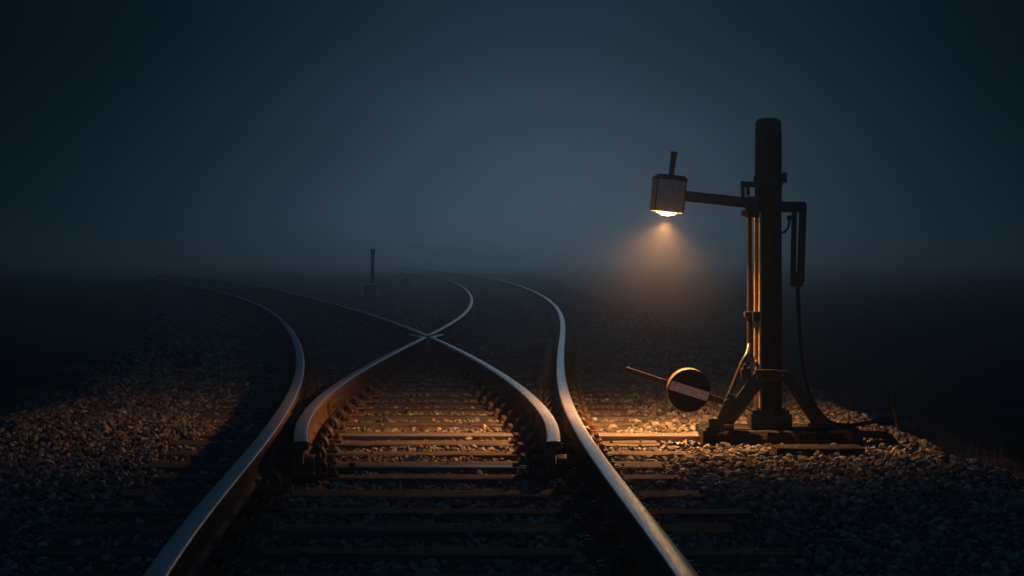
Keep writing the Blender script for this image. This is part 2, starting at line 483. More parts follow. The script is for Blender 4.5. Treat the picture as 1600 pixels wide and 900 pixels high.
RECT = []                                   # sleeper footprints (x0, x1, y, rz) for the ballast
def sleeper(cx, cy, length, rz, rails, label, group, clips=True, k=0):
    root = tag(empty('sleeper', (cx, cy, 0), rz), label, 'sleeper', group)
    t = link('timber', TIMBER[k % 6], None, root)
    t.scale = (length, 1 + 0.06 * rng.uniform(-1, 1), 1)
    t.location.z = 0.004 * rng.uniform(-2.5, 0)
    t.rotation_euler = (0.03 * rng.uniform(-1, 1), 0.0025 * rng.uniform(-1, 1), 0)
    c, s = math.cos(rz), math.sin(rz)
    for (px, py, tang) in rails:
        dx, dy = px - cx, py - cy
        pl = link('tie_plate', PLATE, None, root, (c * dx + s * dy, -s * dx + c * dy, 0), (0, 0, tang - rz))
        if clips:
            link('rail_clip', CLIP, None, pl)
            link('rail_clip', CLIP, None, pl, None, (0, 0, math.pi))
    RECT.append((cx, cy, length, rz))
    return root

n = 0
y = 5.21 - 0.615
while y < 29.0:
    sl = float(pA(y)) - 0.56 + 0.1 * rng.uniform(-1, 1); sr = float(pB(y)) + 0.52 + 0.1 * rng.uniform(-1, 1)
    if y > 15: sr += 0.08
    rails = []
    for p, lo, hi in ((pA, 0, 99), (pB, 0, 99), (pC, 9.2, 21.3), (pD, 9.2, 21.3), (pC, 22.9, 99), (pD, 22.9, 99)):
        if lo < y < hi:
            rails.append((float(p(y)), y, -math.atan(float(p.slope(y)))))
    if y < 9.1:
        lab, grp = 'dark worn sleeper in front of the blunt inner rail ends, fading into shade', 'foreground sleepers'
    elif y < 12.4:
        lab, grp = 'brown lamplit sleeper under all four rails beside the blunt inner ends', 'lamplit sleepers'
    elif y < 19:
        lab, grp = 'half-lit sleeper between the converging inner rails, stones along its edges', 'sleepers below the crossing'
    else:
        lab, grp = 'dim long sleeper close to the crossing of the inner rails', 'sleepers at the crossing'
    sleeper((sl + sr) / 2, y, sr - sl, 0.012 * rng.uniform(-1, 1), rails, lab, grp, y < 21, n)
    n += 1
    y += 0.615 + 0.03 * rng.uniform(-1, 1)
for (p1, p2, lab, grp) in ((pA, pD, 'dim sleeper under the two rails of the left branch in the mist', 'left branch sleepers'),
                           (pC, pB, 'dim sleeper under the two rails of the right branch in the mist', 'right branch sleepers')):
    y = 29.3
    while y < 62:
        xa, xb = float(p1(y)), float(p2(y))
        cx = (xa + xb) / 2
        rz = -math.atan(float(p1.slope(y) + p2.slope(y)) / 2)
        c, s = math.cos(rz), math.sin(rz)
        gauge = (xb - xa) * c
        rr = []
        for p, sg in ((p1, -1), (p2, 1)):
            px = cx + sg * gauge / 2 * c; py = y + sg * gauge / 2 * s
            rr.append((float(p(py)), py, -math.atan(float(p.slope(py)))))
        sleeper(cx, y, gauge + 1.0, rz, rr, lab, grp, False, n)
        n += 1
        y += 0.62 * c + 0.02 * rng.uniform(-1, 1)

# ------------------------------------------------------------------ ground: field to the horizon, ballast bed, loose stones
def edges(y):
    xl = np.minimum(-3.3, pA(np.clip(y, 4.2, 100)) - 1.7)
    xr = np.maximum(2.25, pB(np.clip(y, 4.2, 200)) + 1.75)
    return xl, xr
def bed_z(x, y):
    xl, xr = edges(y)
    wob = 0.12 * np.sin(y * 1.7) + 0.07 * np.sin(y * 4.1 + 1)
    out = np.maximum(np.maximum(xl - x + wob, x - xr + wob), 0)
    z = -0.035 + 0.012 * np.sin(x * 3.1 + y * 1.3) * np.sin(y * 2.3 - x) - np.minimum(out * 0.42, 0.36)
    # the cribs between the sleepers are filled a little lower than the shoulders
    ca = np.clip((x - (pA(np.clip(y, 4.2, 100)) - 0.62)) / 0.15, 0, 1) * np.clip(((pB(np.clip(y, 4.2, 200)) + 0.62) - x) / 0.15, 0, 1)
    return z - 0.003 * ca

def grid_mesh(name, xs, yv, zf, mat):
    X, Y = np.meshgrid(xs, yv)
    if callable(zf): Z = zf(X, Y)
    V = np.stack([X, Y, Z], -1).reshape(-1, 3)
    nx, ny = len(xs), len(yv)
    idx = np.arange(nx * ny).reshape(ny, nx)
    F = np.stack([idx[:-1, :-1], idx[:-1, 1:], idx[1:, 1:], idx[1:, :-1]], -1).reshape(-1, 4)
    me = bpy.data.meshes.new(name)
    me.from_pydata(V.tolist(), [], F.tolist())
    sharp(me, 180)
    return link(name, me, mat)

gx = np.concatenate([-np.geomspace(600, 12, 24), np.linspace(-11, 11, 60), np.geomspace(12, 600, 24)])
gy = np.concatenate([-np.geomspace(600, 3, 20), np.linspace(-2, 40, 80), np.geomspace(41, 600, 40)])
g = grid_mesh('ground', gx, gy, lambda X, Y: -0.42 + 0.05 * np.sin(X * .7 + 1) * np.sin(Y * .45) + 0.02 * np.sin(X * 2.3 + Y * 1.9), M['field'])
tag(g, 'dark rough field stretching away on both sides of the railway', 'ground', kind='structure')

by = np.concatenate([np.linspace(2.5, 30, 230), np.geomspace(30.3, 150, 90)])
bw = np.concatenate([np.linspace(-1, 0, 10)[:-1], np.linspace(0, 1, 70), np.linspace(1, 2, 10)[1:]])
xl, xr = edges(by)
V = []
for yv, a, b in zip(by, xl, xr):
    xs = np.where(bw < 0, a + bw * 1.4, np.where(bw > 1, b + (bw - 1) * 1.4, a + (b - a) * bw))
    zz = bed_z(xs, np.full_like(xs, yv)) - 0.03
    # inside the frame of the branches the stones lie a little lower
    V += [(float(p), float(yv), float(q)) for p, q in zip(xs, zz)]
nx = len(bw); idx = np.arange(nx * len(by)).reshape(len(by), nx)
F = np.stack([idx[:-1, :-1], idx[:-1, 1:], idx[1:, 1:], idx[1:, :-1]], -1).reshape(-1, 4)
me = bpy.data.meshes.new('track_bed'); me.from_pydata(V, [], F.tolist()); sharp(me, 180)
tag(link('track_bed', me, M['bed']), 'fine dark gravel bed under the sleepers', 'track bed', kind='structure')

def stone_variants(sub, count):
    bm = bmesh.new(); bmesh.ops.create_icosphere(bm, subdivisions=sub, radius=1.0)
    bm.verts.ensure_lookup_table()
    v = np.array([q.co[:] for q in bm.verts]); f = np.array([[q.index for q in p.verts] for p in bm.faces])
    bm.free()
    out = []
    for _ in range(count):
        w = v * (1 + rng.uniform(-.12, .12, (len(v), 1)))
        for _c in range(13):
            nrm = rng.normal(size=3); nrm /= np.linalg.norm(nrm)
            d = rng.uniform(.4, .78)
            over = w @ nrm - d
            w = w - np.clip(over, 0, None)[:, None] * nrm
        w = w * rng.uniform(.8, 1.35, 3)
        out.append(w)
    return np.array(out), f

def scatter(x0f, x1f, y0, y1, sp):
    pts = []
    yv = y0
    while yv < y1:
        a, b = x0f(yv), x1f(yv)
        k = int((b - a) / sp)
        if k > 0:
            xs = a + (np.arange(k) + rng.uniform(-.45, .45, k) + .5) * sp
            pts.append(np.stack([xs, yv + rng.uniform(-.45, .45, k) * sp], -1))
        yv += sp
    return np.concatenate(pts)

def in_sleeper(P, pad):
    hit = np.zeros(len(P), bool)
    for (cx, cy, L, rz) in RECT:
        m = np.abs(P[:, 1] - cy) < (0.2 if abs(rz) < .05 else 1.4)
        if not m.any(): continue
        d = P[m] - (cx, cy); c, s = math.cos(rz), math.sin(rz)
        u = c * d[:, 0] + s * d[:, 1]; w = -s * d[:, 0] + c * d[:, 1]
        hit[np.where(m)[0]] |= (np.abs(u) < L / 2 + pad) & (np.abs(w) < 0.118 + pad)
    return hit

def stones(P, variants, faces, rmin, rmax, lift=0.0):
    n = len(P); nv = variants.shape[1]
    r = rmin + (rmax - rmin) * rng.beta(1.6, 2.6, n)
    z = bed_z(P[:, 0], P[:, 1]) + rng.uniform(-.012, .018, n) + lift
    q = rng.normal(size=(n, 4)); q /= np.linalg.norm(q, axis=1)[:, None]
    w, x, yq, zq = q.T
    Rm = np.stack([1 - 2 * (yq**2 + zq**2), 2 * (x*yq - zq*w), 2 * (x*zq + yq*w),
                   2 * (x*yq + zq*w), 1 - 2 * (x**2 + zq**2), 2 * (yq*zq - x*w),
                   2 * (x*zq - yq*w), 2 * (yq*zq + x*w), 1 - 2 * (x**2 + yq**2)], -1).reshape(n, 3, 3)
    base = variants[rng.integers(0, len(variants), n)]
    V = np.einsum('nij,nkj->nki', Rm, base) * r[:, None, None]
    V[:, :, 2] *= 0.85
    V += np.stack([P[:, 0], P[:, 1], z], -1)[:, None, :]
    F = faces[None] + (np.arange(n) * nv)[:, None, None]
    return V.reshape(-1, 3), F.reshape(-1, 3)


ROD_Y = 11.545
BAR_Y = 9.755
fx = lambda m: (lambda y: max(-0.262 * y - m, -3.9 if y < 16 else float(pA(y)) - 2.6))
gxr = lambda m: (lambda y: min(0.262 * y + m, 2.9))
v2, f2 = stone_variants(2, 28)
v1, f1 = stone_variants(1, 28)
VV, FF, off = [], [], 0
def add_stones(P, va, fa, r0, r1, lift=0.0):
    global off
    V, F = stones(P, va, fa, r0, r1, lift)
    VV.append(V); FF.append(F + off); off += len(V)
for (y0, y1, sp, va, fa) in ((4.9, 9.8, 0.033, v2, f2), (9.8, 13.6, 0.033, v2, f2), (13.6, 18.5, 0.037, v1, f1)):
    P = scatter(fx(.7), gxr(.7), y0, y1, sp)
    hit = in_sleeper(P, 0.012)
    stray = hit & (rng.uniform(size=len(P)) < 0.03)
    keep = ~hit & (np.abs(P[:, 1] - ROD_Y) > 0.125) & ((np.abs(P[:, 1] - BAR_Y) > 0.07) | (P[:, 0] < -1.1) | (P[:, 0] > 0.3))
    add_stones(P[keep], va, fa, 0.011, 0.031)
    add_stones(P[stray], va, fa, 0.007, 0.014, 0.046)
    Q = scatter(fx(.7), gxr(.7), y0, y1, sp * 2.6)
    Q = Q[~in_sleeper(Q, 0.02) & (np.abs(Q[:, 1] - ROD_Y) > 0.13) & (np.abs(Q[:, 1] - BAR_Y) > 0.08)]
    add_stones(Q, va, fa, 0.018, 0.034, 0.010)
P = scatter(lambda y: max(-0.262 * y - .6, float(pA(y)) - 2.2), lambda y: min(0.262 * y + .4, float(pB(y)) + 2.6), 18.5, 30, 0.062)
add_stones(P[~in_sleeper(P, 0.01)], v1, f1, 0.024, 0.042)
P = scatter(lambda y: max(-0.262 * y - .6, float(pA(y)) - 2.0), lambda y: min(0.262 * y + .4, float(pB(y)) + 2.0), 30, 46, 0.11)
add_stones(P[~in_sleeper(P, 0.01)], v1, f1, 0.03, 0.055)
VV = np.concatenate(VV).astype(np.float32); FF = np.concatenate(FF).astype(np.int32)
me = bpy.data.meshes.new('ballast')
me.vertices.add(len(VV)); me.vertices.foreach_set('co', VV.ravel())
me.loops.add(len(FF) * 3); me.loops.foreach_set('vertex_index', FF.ravel())
me.polygons.add(len(FF)); me.polygons.foreach_set('loop_start', np.arange(len(FF), dtype=np.int32) * 3)
me.polygons.foreach_set('use_smooth', np.zeros(len(FF), dtype=bool))
me.update(calc_edges=True)
tag(link('ballast', me, M['stone']), 'loose grey-brown crushed stone ballast around the sleepers', 'ballast', kind='stuff')


# dry grass at the edges of the ballast
GV, GF = [], []
def blade(x, y, z, h, lean, az, w):
    i = len(GV)
    px, py = math.cos(az + 1.57) * w, math.sin(az + 1.57) * w
    for t in (0, .4, .75, 1):
        o = lean * t * t
        k = 1 - t * .92
        cx, cy, cz = x + math.cos(az) * o, y + math.sin(az) * o, z + h * t * (1 - .15 * t)
        GV.append((cx - px * k, cy - py * k, cz)); GV.append((cx + px * k, cy + py * k, cz))
    for k in range(3):
        GF.append((i + 2 * k, i + 2 * k + 1, i + 2 * k + 3, i + 2 * k + 2))
rg = random.Random(5)
for _ in range(150):
    side = rg.random() < .62
    yy_ = rg.uniform(7, 22)
    e0, e1 = edges(np.array(yy_))
    x = float(e1) + rg.uniform(.15, 2.0) if side else float(e0) - rg.uniform(.1, 1.6)
    z = max(float(bed_z(np.array(x), np.array(yy_))) - .05, -.44)
    for _b in range(rg.randint(5, 13)):
        blade(x + rg.gauss(0, .05), yy_ + rg.gauss(0, .05), z, rg.uniform(.12, .42), rg.uniform(.03, .22), rg.uniform(0, 6.28), rg.uniform(.0015, .003))
for (cx, cy, n_) in ((0.60, 12.6, 14), (0.62, 13.2, 12), (0.18, 16.0, 8)):
    for _b in range(n_):
        blade(cx + rg.gauss(0, .05), cy + rg.gauss(0, .16), -.04, rg.uniform(.08, .2), rg.uniform(.02, .1), rg.uniform(0, 6.28), rg.uniform(.0012, .002))
me = bpy.data.meshes.new('grass'); me.from_pydata(GV, [], GF)
tag(link('grass', me, M['grass']), 'sparse dry grass along the dark edges of the ballast', 'grass', kind='stuff')

# ------------------------------------------------------------------ throw rod
mb = MB()
x0_, x1_ = float(pC(ROD_Y)) - .05, 1.16
xm, xl_ = (x0_ + x1_) / 2, x1_ - x0_
mb.box(xm, ROD_Y, -0.014, xl_, 0.19, 0.05, 0.004)
for sy in (-1, 1):
    mb.box(xm, ROD_Y + sy * 0.1, -0.016, xl_, 0.016, 0.058, 0.003)
rodo = mb.build('throw_rod', M['throw'])
tag(rodo, 'long flat steel bar lying across under the rails to the points lever', 'rod')
mb = MB()
for xx in (float(pC(ROD_Y)), float(pD(ROD_Y))):
    mb.box(xx, ROD_Y, 0.014, 0.05, 0.08, 0.006, 0.002)
mb.build('rod_clamp', M['iron'], rodo)

mb = MB()
mb.box(-0.40, BAR_Y, -0.012, 1.34, 0.10, 0.05, 0.006)
bar_ = mb.build('stretcher_bar', M['black'])
tag(bar_, 'black flat bar lying across beneath the blunt near ends of the inner rails', 'bar')
mb = MB()
for xx in (-0.93, -0.80, 0.02, 0.13): mb.tube([(xx, BAR_Y, 0.012), (xx, BAR_Y, 0.032)], 0.018, 6)
mb.build('bolt_heads', M['iron'], bar_)

# ------------------------------------------------------------------ base timbers of the lamp post and the lever
def beam(x0, x1, y, w, zt, h, label, rz=0.0):
    me = timber_mesh(int(x0 * 50) + 3)
    me.materials.clear(); me.materials.append(M['tar'])
    o = link('timber_beam', me)
    o.location = ((x0 + x1) / 2, y, zt); o.scale = (x1 - x0, w / .235, h / .15); o.rotation_euler = (0, 0, rz)
    return tag(o, label, 'timber beam')
beam(1.10, 2.02, 11.36, 0.30, 0.062, 0.15, 'long black tarred beam carrying the foot of the lamp post and its braces')
beam(1.44, 1.92, 10.72, 0.24, 0.022, 0.12, 'short black block of timber half buried in stones in front of the lamp post beam')
beam(1.14, 1.96, 11.98, 0.24, 0.03, 0.15, 'brown lamplit beam just behind the foot of the lamp post')

# ------------------------------------------------------------------ lamp post
PX, PY = 1.502, 11.45
lp = tag(empty('lamp_post', (PX, PY, 0.062)), 'black timber post carrying a lit box lantern on a side arm', 'lamp post')
def lpb(mb, name, mat, parent=None, smooth=38):
    me = mb.mesh(name, smooth)
    me.transform(Matrix.Translation(-Vector(lp.location)))
    return link(name, me, mat, parent or lp)
# post: rounded square section with drying cracks, a little tapered
mb = MB()
rings = []
rr = random.Random(3)
for k in range(15):
    z = 0.066 + (1.79 - 0.066) * k / 14
    sc = 1.0 - 0.045 * k / 14
    ring = []
    for j in range(28):
        a = 2 * math.pi * j / 28
        c, s_ = math.cos(a), math.sin(a)
        rad = 0.0805 * sc / (abs(c) ** 5 + abs(s_) ** 5) ** 0.2
        rad = 0.6 * rad + 0.4 * 0.0805 * sc + rr.uniform(-.0016, .0016)
        if j in (18, 20, 23): rad -= 0.009 if (k + j) % 6 else 0.001
        ring.append(mb.bm.verts.new((PX + rad * c, PY + rad * s_, z)))
    rings.append(ring)
for k in range(14):
    for j in range(28):
        mb.bm.faces.new((rings[k][j], rings[k][(j + 1) % 28], rings[k + 1][(j + 1) % 28], rings[k + 1][j]))
mb.bm.faces.new(rings[-1]); mb.bm.faces.new(list(reversed(rings[0])))
lpb(mb, 'post', M['tar'], smooth=50)
mb = MB()
mb.lathe([(0.0765, 1.788), (0.0785, 1.792), (0.0785, 1.80), (0.0765, 1.803), (0.0765, 1.845), (0.070, 1.862), (0.054, 1.873), (0.03, 1.878), (0.005, 1.879)], 28, Matrix.Translation((PX, PY, 0)))
lpb(mb, 'post_cap', M['black'])
# foot casting
mb = MB()
mb.box(PX + .008, PY - .01, 0.105, 0.236, 0.23, 0.084, 0.008)
mb.box(PX + .005, PY - .01, 0.158, 0.196, 0.19, 0.022, 0.005)
for sx in (-.07, .005, .08): mb.box(PX + sx, PY - .118, 0.155, 0.014, 0.03, 0.06, 0.003)
for sx in (-1, 1):
    mb.tube([(PX + sx * .095, PY - .115, .15), (PX + sx * .095, PY - .115, .172)], .016, 6)
lpb(mb, 'post_foot', M['black'])
# braces
YB = PY - 0.105
mb = MB(); mb.bar((1.455, YB, 0.385), (1.222, YB, 0.075), 0.06, 0.085, 0.006, up=(0, 0, 1)); mb.box(1.225, YB, .078, .12, .11, .03, .006); lpb(mb, 'brace', M['black'])
mb = MB(); mb.bar((1.585, YB, 0.385), (1.80, YB, 0.075), 0.06, 0.072, 0.006); mb.box(1.80, YB, .078, .15, .11, .03, .006); lpb(mb, 'brace', M['black'])
mb = MB(); mb.box(1.518, YB - .004, 0.372, 0.20, 0.075, 0.062, 0.006); mb.box(1.475, YB - .012, 0.405, 0.13, 0.075, 0.008, 0.001)
for sx in (1.455, 1.575): mb.tube([(sx, YB - .03, .37), (sx, YB - .058, .37)], .016, 6)
lpb(mb, 'brace_collar', M['black'])
# conduits and rods up the left flank
YR = PY - 0.055
mb = MB(); mb.tube([(1.391, YR + .045, 1.30), (1.391, YR + .045, 0.62), (1.389, YR + .035, 0.545), (1.372, YR - .01, 0.495), (1.345, YR - .02, 0.45), (1.30, YR - .03, 0.345), (1.262, YR - .04, 0.25), (1.215, YR - .05, 0.13), (1.185, YR - .055, 0.07)], 0.0145, 12, smooth=5); lpb(mb, 'conduit', M['black'])
mb = MB(); mb.tube([(1.419, YR - .006, 1.32), (1.419, YR - .006, 0.50), (1.405, YR - .012, 0.45), (1.368, YR - .03, 0.385)], 0.0085, 10, smooth=5); lpb(mb, 'rod', M['rod'])
mb = MB(); mb.tube([(1.446, YR - .022, 1.32), (1.446, YR - .022, 0.40)], 0.0095, 10); lpb(mb, 'rod', M['rod'])
mb = MB(); mb.tube([(1.432, YR - .004, 1.30), (1.432, YR - .004, 0.52), (1.422, YR - .02, 0.46), (1.392, YR - .036, 0.40)], 0.005, 8, smooth=4); lpb(mb, 'wire', M['rod'])
mb = MB(); mb.tube([(1.446, YR - .02, 0.33), (1.449, YR - .02, 0.22), (1.445, YR - .02, 0.12)], 0.009, 8, smooth=4); lpb(mb, 'rod', M['rod'])
mb = MB(); mb.box(1.385, YR + .03, 0.726, 0.05, 0.075, 0.034, 0.006); mb.box(1.425, YR - .012, 0.715, 0.045, 0.04, 0.06, 0.005); lpb(mb, 'pipe_clamp', M['black'])
mb = MB(); mb.box(1.36, YB + .01, .385, .06, .06, .07, .012); mb.tube([(1.352, YB - .02, .43), (1.352, YB - .05, .43)], .014, 8); lpb(mb, 'junction_box', M['black'])
# collar and bracket
mb = MB()
mb.lathe([(0.083, 1.482), (0.087, 1.486), (0.087, 1.532), (0.083, 1.537)], 28, Matrix.Translation((PX, PY, 0)))
mb.box(1.592, PY - .02, 1.527, 0.03, 0.05, 0.06, 0.006)
lpb(mb, 'collar', M['black'])
mb = MB()
mb.box(1.385, PY - .03, 1.487, 0.095, 0.05, 0.034, 0.004)
mb.box(1.3495, PY - .03, 1.452, 0.02, 0.05, 0.108, 0.004)
mb.box(1.379, PY - .03, 1.447, 0.018, 0.046, 0.05, 0.003)
mb.box(1.402, PY - .03, 1.355, 0.07, 0.09, 0.124, 0.008)
for (ax, az) in ((1.385, 1.395), (1.42, 1.395), (1.385, 1.318), (1.42, 1.318)):
    mb.tube([(ax, PY - .074, az), (ax, PY - .09, az)], .009, 6)
lpb(mb, 'arm_bracket', M['black'])
mb = MB(); mb.box(1.352, PY - .03, 1.318, 0.024, 0.03, 0.036, 0.004); lpb(mb, 'red_reflector', M['red'])
# right-hand arm with its two hanging bars
mb = MB()
mb.bar((1.565, PY, 1.356), (1.722, PY, 1.356), 0.06, 0.064, 0.014)
lpb(mb, 'rear_arm', M['black'])
mb = MB(); mb.bar((1.706, PY, 1.375), (1.692, PY, 0.91), 0.04, 0.042, 0.006, up=(1, 0, 0)); lpb(mb, 'hanger_bar', M['black'])
mb = MB(); mb.bar((1.655, PY, 1.325), (1.648, PY, 0.91), 0.036, 0.03, 0.006, up=(1, 0, 0)); lpb(mb, 'hanger_bar', M['black'])
mb = MB(); mb.box(1.670, PY, 0.93, 0.072, 0.06, 0.085, 0.012); lpb(mb, 'hanger_foot', M['black'])
mb = MB(); mb.lathe([(0.006, -.016), (.016, -.008), (.018, .004), (.01, .014)], 12, Matrix.Translation((1.626, PY - .01, 1.292))); mb.tube([(1.575, PY - .03, 1.205), (1.60, PY - .02, 1.212), (1.618, PY - .015, 1.24), (1.627, PY - .01, 1.285)], 0.007, 8, smooth=5); lpb(mb, 'cable_loop', M['rubber'])
# lantern arm, lantern
LX, LY, LZ = 0.922, 11.53, 1.424
mb = MB()
mb.bar((1.42, PY - .01, 1.376), (1.005, LY - .02, 1.424), 0.045, 0.062, 0.005)
lpb(mb, 'lantern_arm', M['black'])
LR = Matrix.Rotation(R(6.0), 3, 'Y') @ Matrix.Rotation(R(3.0), 3, 'Z')
def at_lantern(me):
    me.transform(Matrix.Translation(Vector((LX, LY, LZ)) - Vector(lp.location)) @ LR.to_4x4()); return me
mb = MB()
w, hh, th = 0.184, 0.096, 0.006
for sx in (-1, 1):
    mb.box(sx * (w / 2 - th / 2), 0, 0, th, w - 2 * th - .002, 2 * hh, .0015)
for sy in (-1, 1):
    mb.box(0, sy * (w / 2 - th / 2), 0, w, th, 2 * hh, .0015)
lan = link('lantern', at_lantern(mb.mesh('lantern')), M['lantern'], lp)
mb = MB()
mb.box(0, 0, hh + .003, w + .006, w + .006, .015, .002)
mb.box(0, 0, hh + .0185, w - .002, w - .002, .016, .003, taper=0.84)
link('lantern_lid', at_lantern(mb.mesh('lantern_lid')), M['black'], lan)
mb = MB()
mb.lathe([(.017, hh + .03), (.0165, hh + .06), (.018, hh + .15), (.0205, hh + .152), (.0205, hh + .166), (.017, hh + .167)], 16, Matrix.Rotation(R(2), 4, 'Y'))
link('chimney', at_lantern(mb.mesh('chimney')), M['black'], lan)
mb = MB()
mb.box(0, -w / 2 - .003, -.02, .006, .004, .09, .001); mb.box(-w / 2 + .012, -w / 2 - .0035, 0, .012, .005, 2 * hh - .004, .001); mb.box(w / 2 - .006, -w / 2 - .0035, 0, .008, .005, 2 * hh - .004, .001)
mb2 = MB()
mb2.box(-w / 2 + .010, -w / 2 - .0035, 0, .008, .005, 2 * hh - .004, .001); mb2.box(w / 2 - .006, -w / 2 - .0035, 0, .006, .005, 2 * hh - .004, .001)
mb.bm.free()
link('corner_strip', at_lantern(mb2.mesh('corner_strip')), M['black'], lan)
mb = MB()
mb.lathe([(.004, -hh - .018), (.022, -hh - .0175), (.032, -hh - .015), (.062, -hh - .003), (.066, -hh + .004), (.03, -hh + .02)], 24)
M['glow'] = mat_glow(Vector((LX, LY, LZ)) + LR @ Vector((0, 0, -hh - .016)))
lens = link('lamp_glass', at_lantern(mb.mesh('lamp_glass')), M['glow'], lan)

# ------------------------------------------------------------------ points lever with its round weight
VX, VY, VZ = 1.232, 11.27, 0.062
lv = tag(empty('points_lever', (VX, VY, VZ)), 'black points lever with a round weight crossed by a speckled white stripe', 'lever')
def lvb(me, name, mat, parent=None):
    me.transform(Matrix.Translation(-Vector(lv.location))); return link(name, me, mat, parent or lv)
DX, DY, DZ = 1.013, 11.22, 0.298
up = (math.sin(R(18.4)), 0, math.cos(R(18.4)))
mb = MB()
n0 = len(mb.bm.verts)
mb.bar((1.245, VY, 0.219), (0.657, VY + .01, 0.412), 0.016, 0.033, 0.003, up=up)
lvb(mb.mesh('lever_arm'), 'lever_arm', M['iron'])
DRot = Matrix.Rotation(R(9), 4, 'Z') @ Matrix.Rotation(R(90 + 7.0), 4, 'X')
mb = MB()
mb.lathe([(0.119, -0.026), (0.1255, -0.022), (0.1255, 0.022), (0.119, 0.026)], 56)
me = mb.mesh('weight_disc', 30)
me.materials.append(M['disc']); me.materials.append(M['disc_rim'])
for p in me.polygons:
    if abs(p.normal.z) < 0.5: p.material_index = 1
me.transform(Matrix.Translation((DX, DY, DZ)) @ DRot)
wd = lvb(me, 'weight_disc', M['disc'])
# stripe: thin raised enamel band cut to the disc, flush on its face
mb = MB()
hw, rd = 0.0265, 0.1195
ang = []
pts = []
for k in range(9):
    t = -hw + 2 * hw * k / 8
    pts.append((math.sqrt(rd * rd - t * t), t))
for k in range(9):
    t = hw - 2 * hw * k / 8
    pts.append((-math.sqrt(rd * rd - t * t), t))
lo = [mb.bm.verts.new((a, b, 0.0255)) for a, b in pts]; hi = [mb.bm.verts.new((a, b, 0.0285)) for a, b in pts]
mb.bm.faces.new(hi); mb.bm.faces.new(list(reversed(lo)))
for k in range(len(pts)):
    mb.bm.faces.new((lo[k], lo[(k + 1) % len(pts)], hi[(k + 1) % len(pts)], hi[k]))
me = mb.mesh('stripe', 0)
me.transform(Matrix.Translation((DX, DY, DZ)) @ DRot @ Matrix.Rotation(R(-17.5), 4, 'Z'))
lvb(me, 'stripe', M['stripe'], wd)
mb = MB()
mb.bar((1.185, VY - .01, 0.062), (1.27, VY - .01, 0.27), 0.035, 0.05, 0.005, up=(1, 0, 0))
mb.tube([(1.243, VY - .05, 0.219), (1.243, VY + .03, 0.219)], 0.024, 14)
mb.box(1.16, VY, 0.095, 0.05, 0.07, 0.07, 0.012)
mb.box(1.20, VY, 0.072, 0.16, 0.09, 0.02, 0.004)
mb.bar((1.17, VY + .01, 0.08), (1.17, ROD_Y - .02, -0.004), 0.04, 0.025, 0.004)
lvb(mb.mesh('pivot_stand'), 'pivot_stand', M['black'])

# ------------------------------------------------------------------ cable and pipe to the right of the post
mb = MB()
cp = [(1.676, PY, .90), (1.682, PY, .75), (1.688, PY, .62), (1.697, PY, .50), (1.712, PY, .39), (1.738, PY, .28), (1.785, PY - .01, .18), (1.85, PY - .02, .105), (1.93, PY - .03, .078), (2.03, PY - .03, .082), (2.12, PY - .02, .098), (2.20, PY - .02, .102)]
mb.tube(cp, 0.0125, 10, smooth=5)
cb = tag(mb.build('cable', M['rubber']), 'thick black cable hanging beside the post and curling over the ground', 'cable')
mb = MB(); mb.tube([(2.14, PY - .02, .098), (2.17, PY - .02, .1), (2.235, PY - .02, .10)], .026, 12, rfun=lambda t: .02 + .008 * math.sin(3.1 * t)); mb.build('cable_plug', M['rubber'], cb)
mb = MB(); mb.tube([(1.86, PY - .2, .045), (2.05, PY - .2, .04), (2.14, PY - .2, .035), (2.19, PY - .2, .01), (2.215, PY - .2, -.06), (2.22, PY - .2, -.2)], 0.022, 12, smooth=5)
tag(mb.build('pipe', M['black']), 'black pipe bending down into the stones at the end of the beam', 'pipe')

# ------------------------------------------------------------------ far trackside things
BX, BY = -4.07, 56.2
fs = tag(empty('trackside_box', (BX, BY, -.06)), 'small white-framed dark box with a black post standing on it, far off in the mist', 'trackside box')
def fsb(mb, name, mat, parent=None):
    me = mb.mesh(name); me.transform(Matrix.Translation((BX, BY, 0) - Vector(lp.location) * 0 - Vector((BX, BY, -.06)) if False else Vector((0, 0, .06)))); return link(name, me, mat, parent or fs)
mb = MB(); mb.box(0, 0, .14, .38, .34, .32, .01); fsb(mb, 'box_body', M['black'])
mb = MB(); mb.box(-.225, -.05, .15, .08, .42, .30, .008); mb.box(.225, -.05, .15, .11, .42, .30, .008); mb.box(0, -.05, .325, .56, .44, .05, .008); fsb(mb, 'white_frame', M['white'])
mb = MB(); mb.box(.12, -.05, -.035, 1.1, .7, .05, .01); fsb(mb, 'base_slab', M['tar'])
mb = MB(); mb.tube([(.05, 0, .33), (.05, 0, .8), (.06, 0, 1.05), (.06, 0, 1.12), (.065, 0, 1.30), (.065, 0, 1.34)], .05, 14, rfun=lambda t: .048 + .03 * max(0, (t - .55)) / .45); fsb(mb, 'post', M['tar'])
KX, KY = -4.2, 78.0
kb = tag(empty('relay_box', (KX, KY, -.06)), 'low dark box with a pale flat lid beside the far rail in the mist', 'relay box')
mb = MB(); mb.box(0, 0, .18, .30, .28, .38, .01); me = mb.mesh('box_body'); link('box_body', me, M['black'], kb)
mb = MB(); mb.box(0, -.01, .40, .38, .36, .08, .008); me = mb.mesh('box_lid'); link('box_lid', me, M['white'], kb)

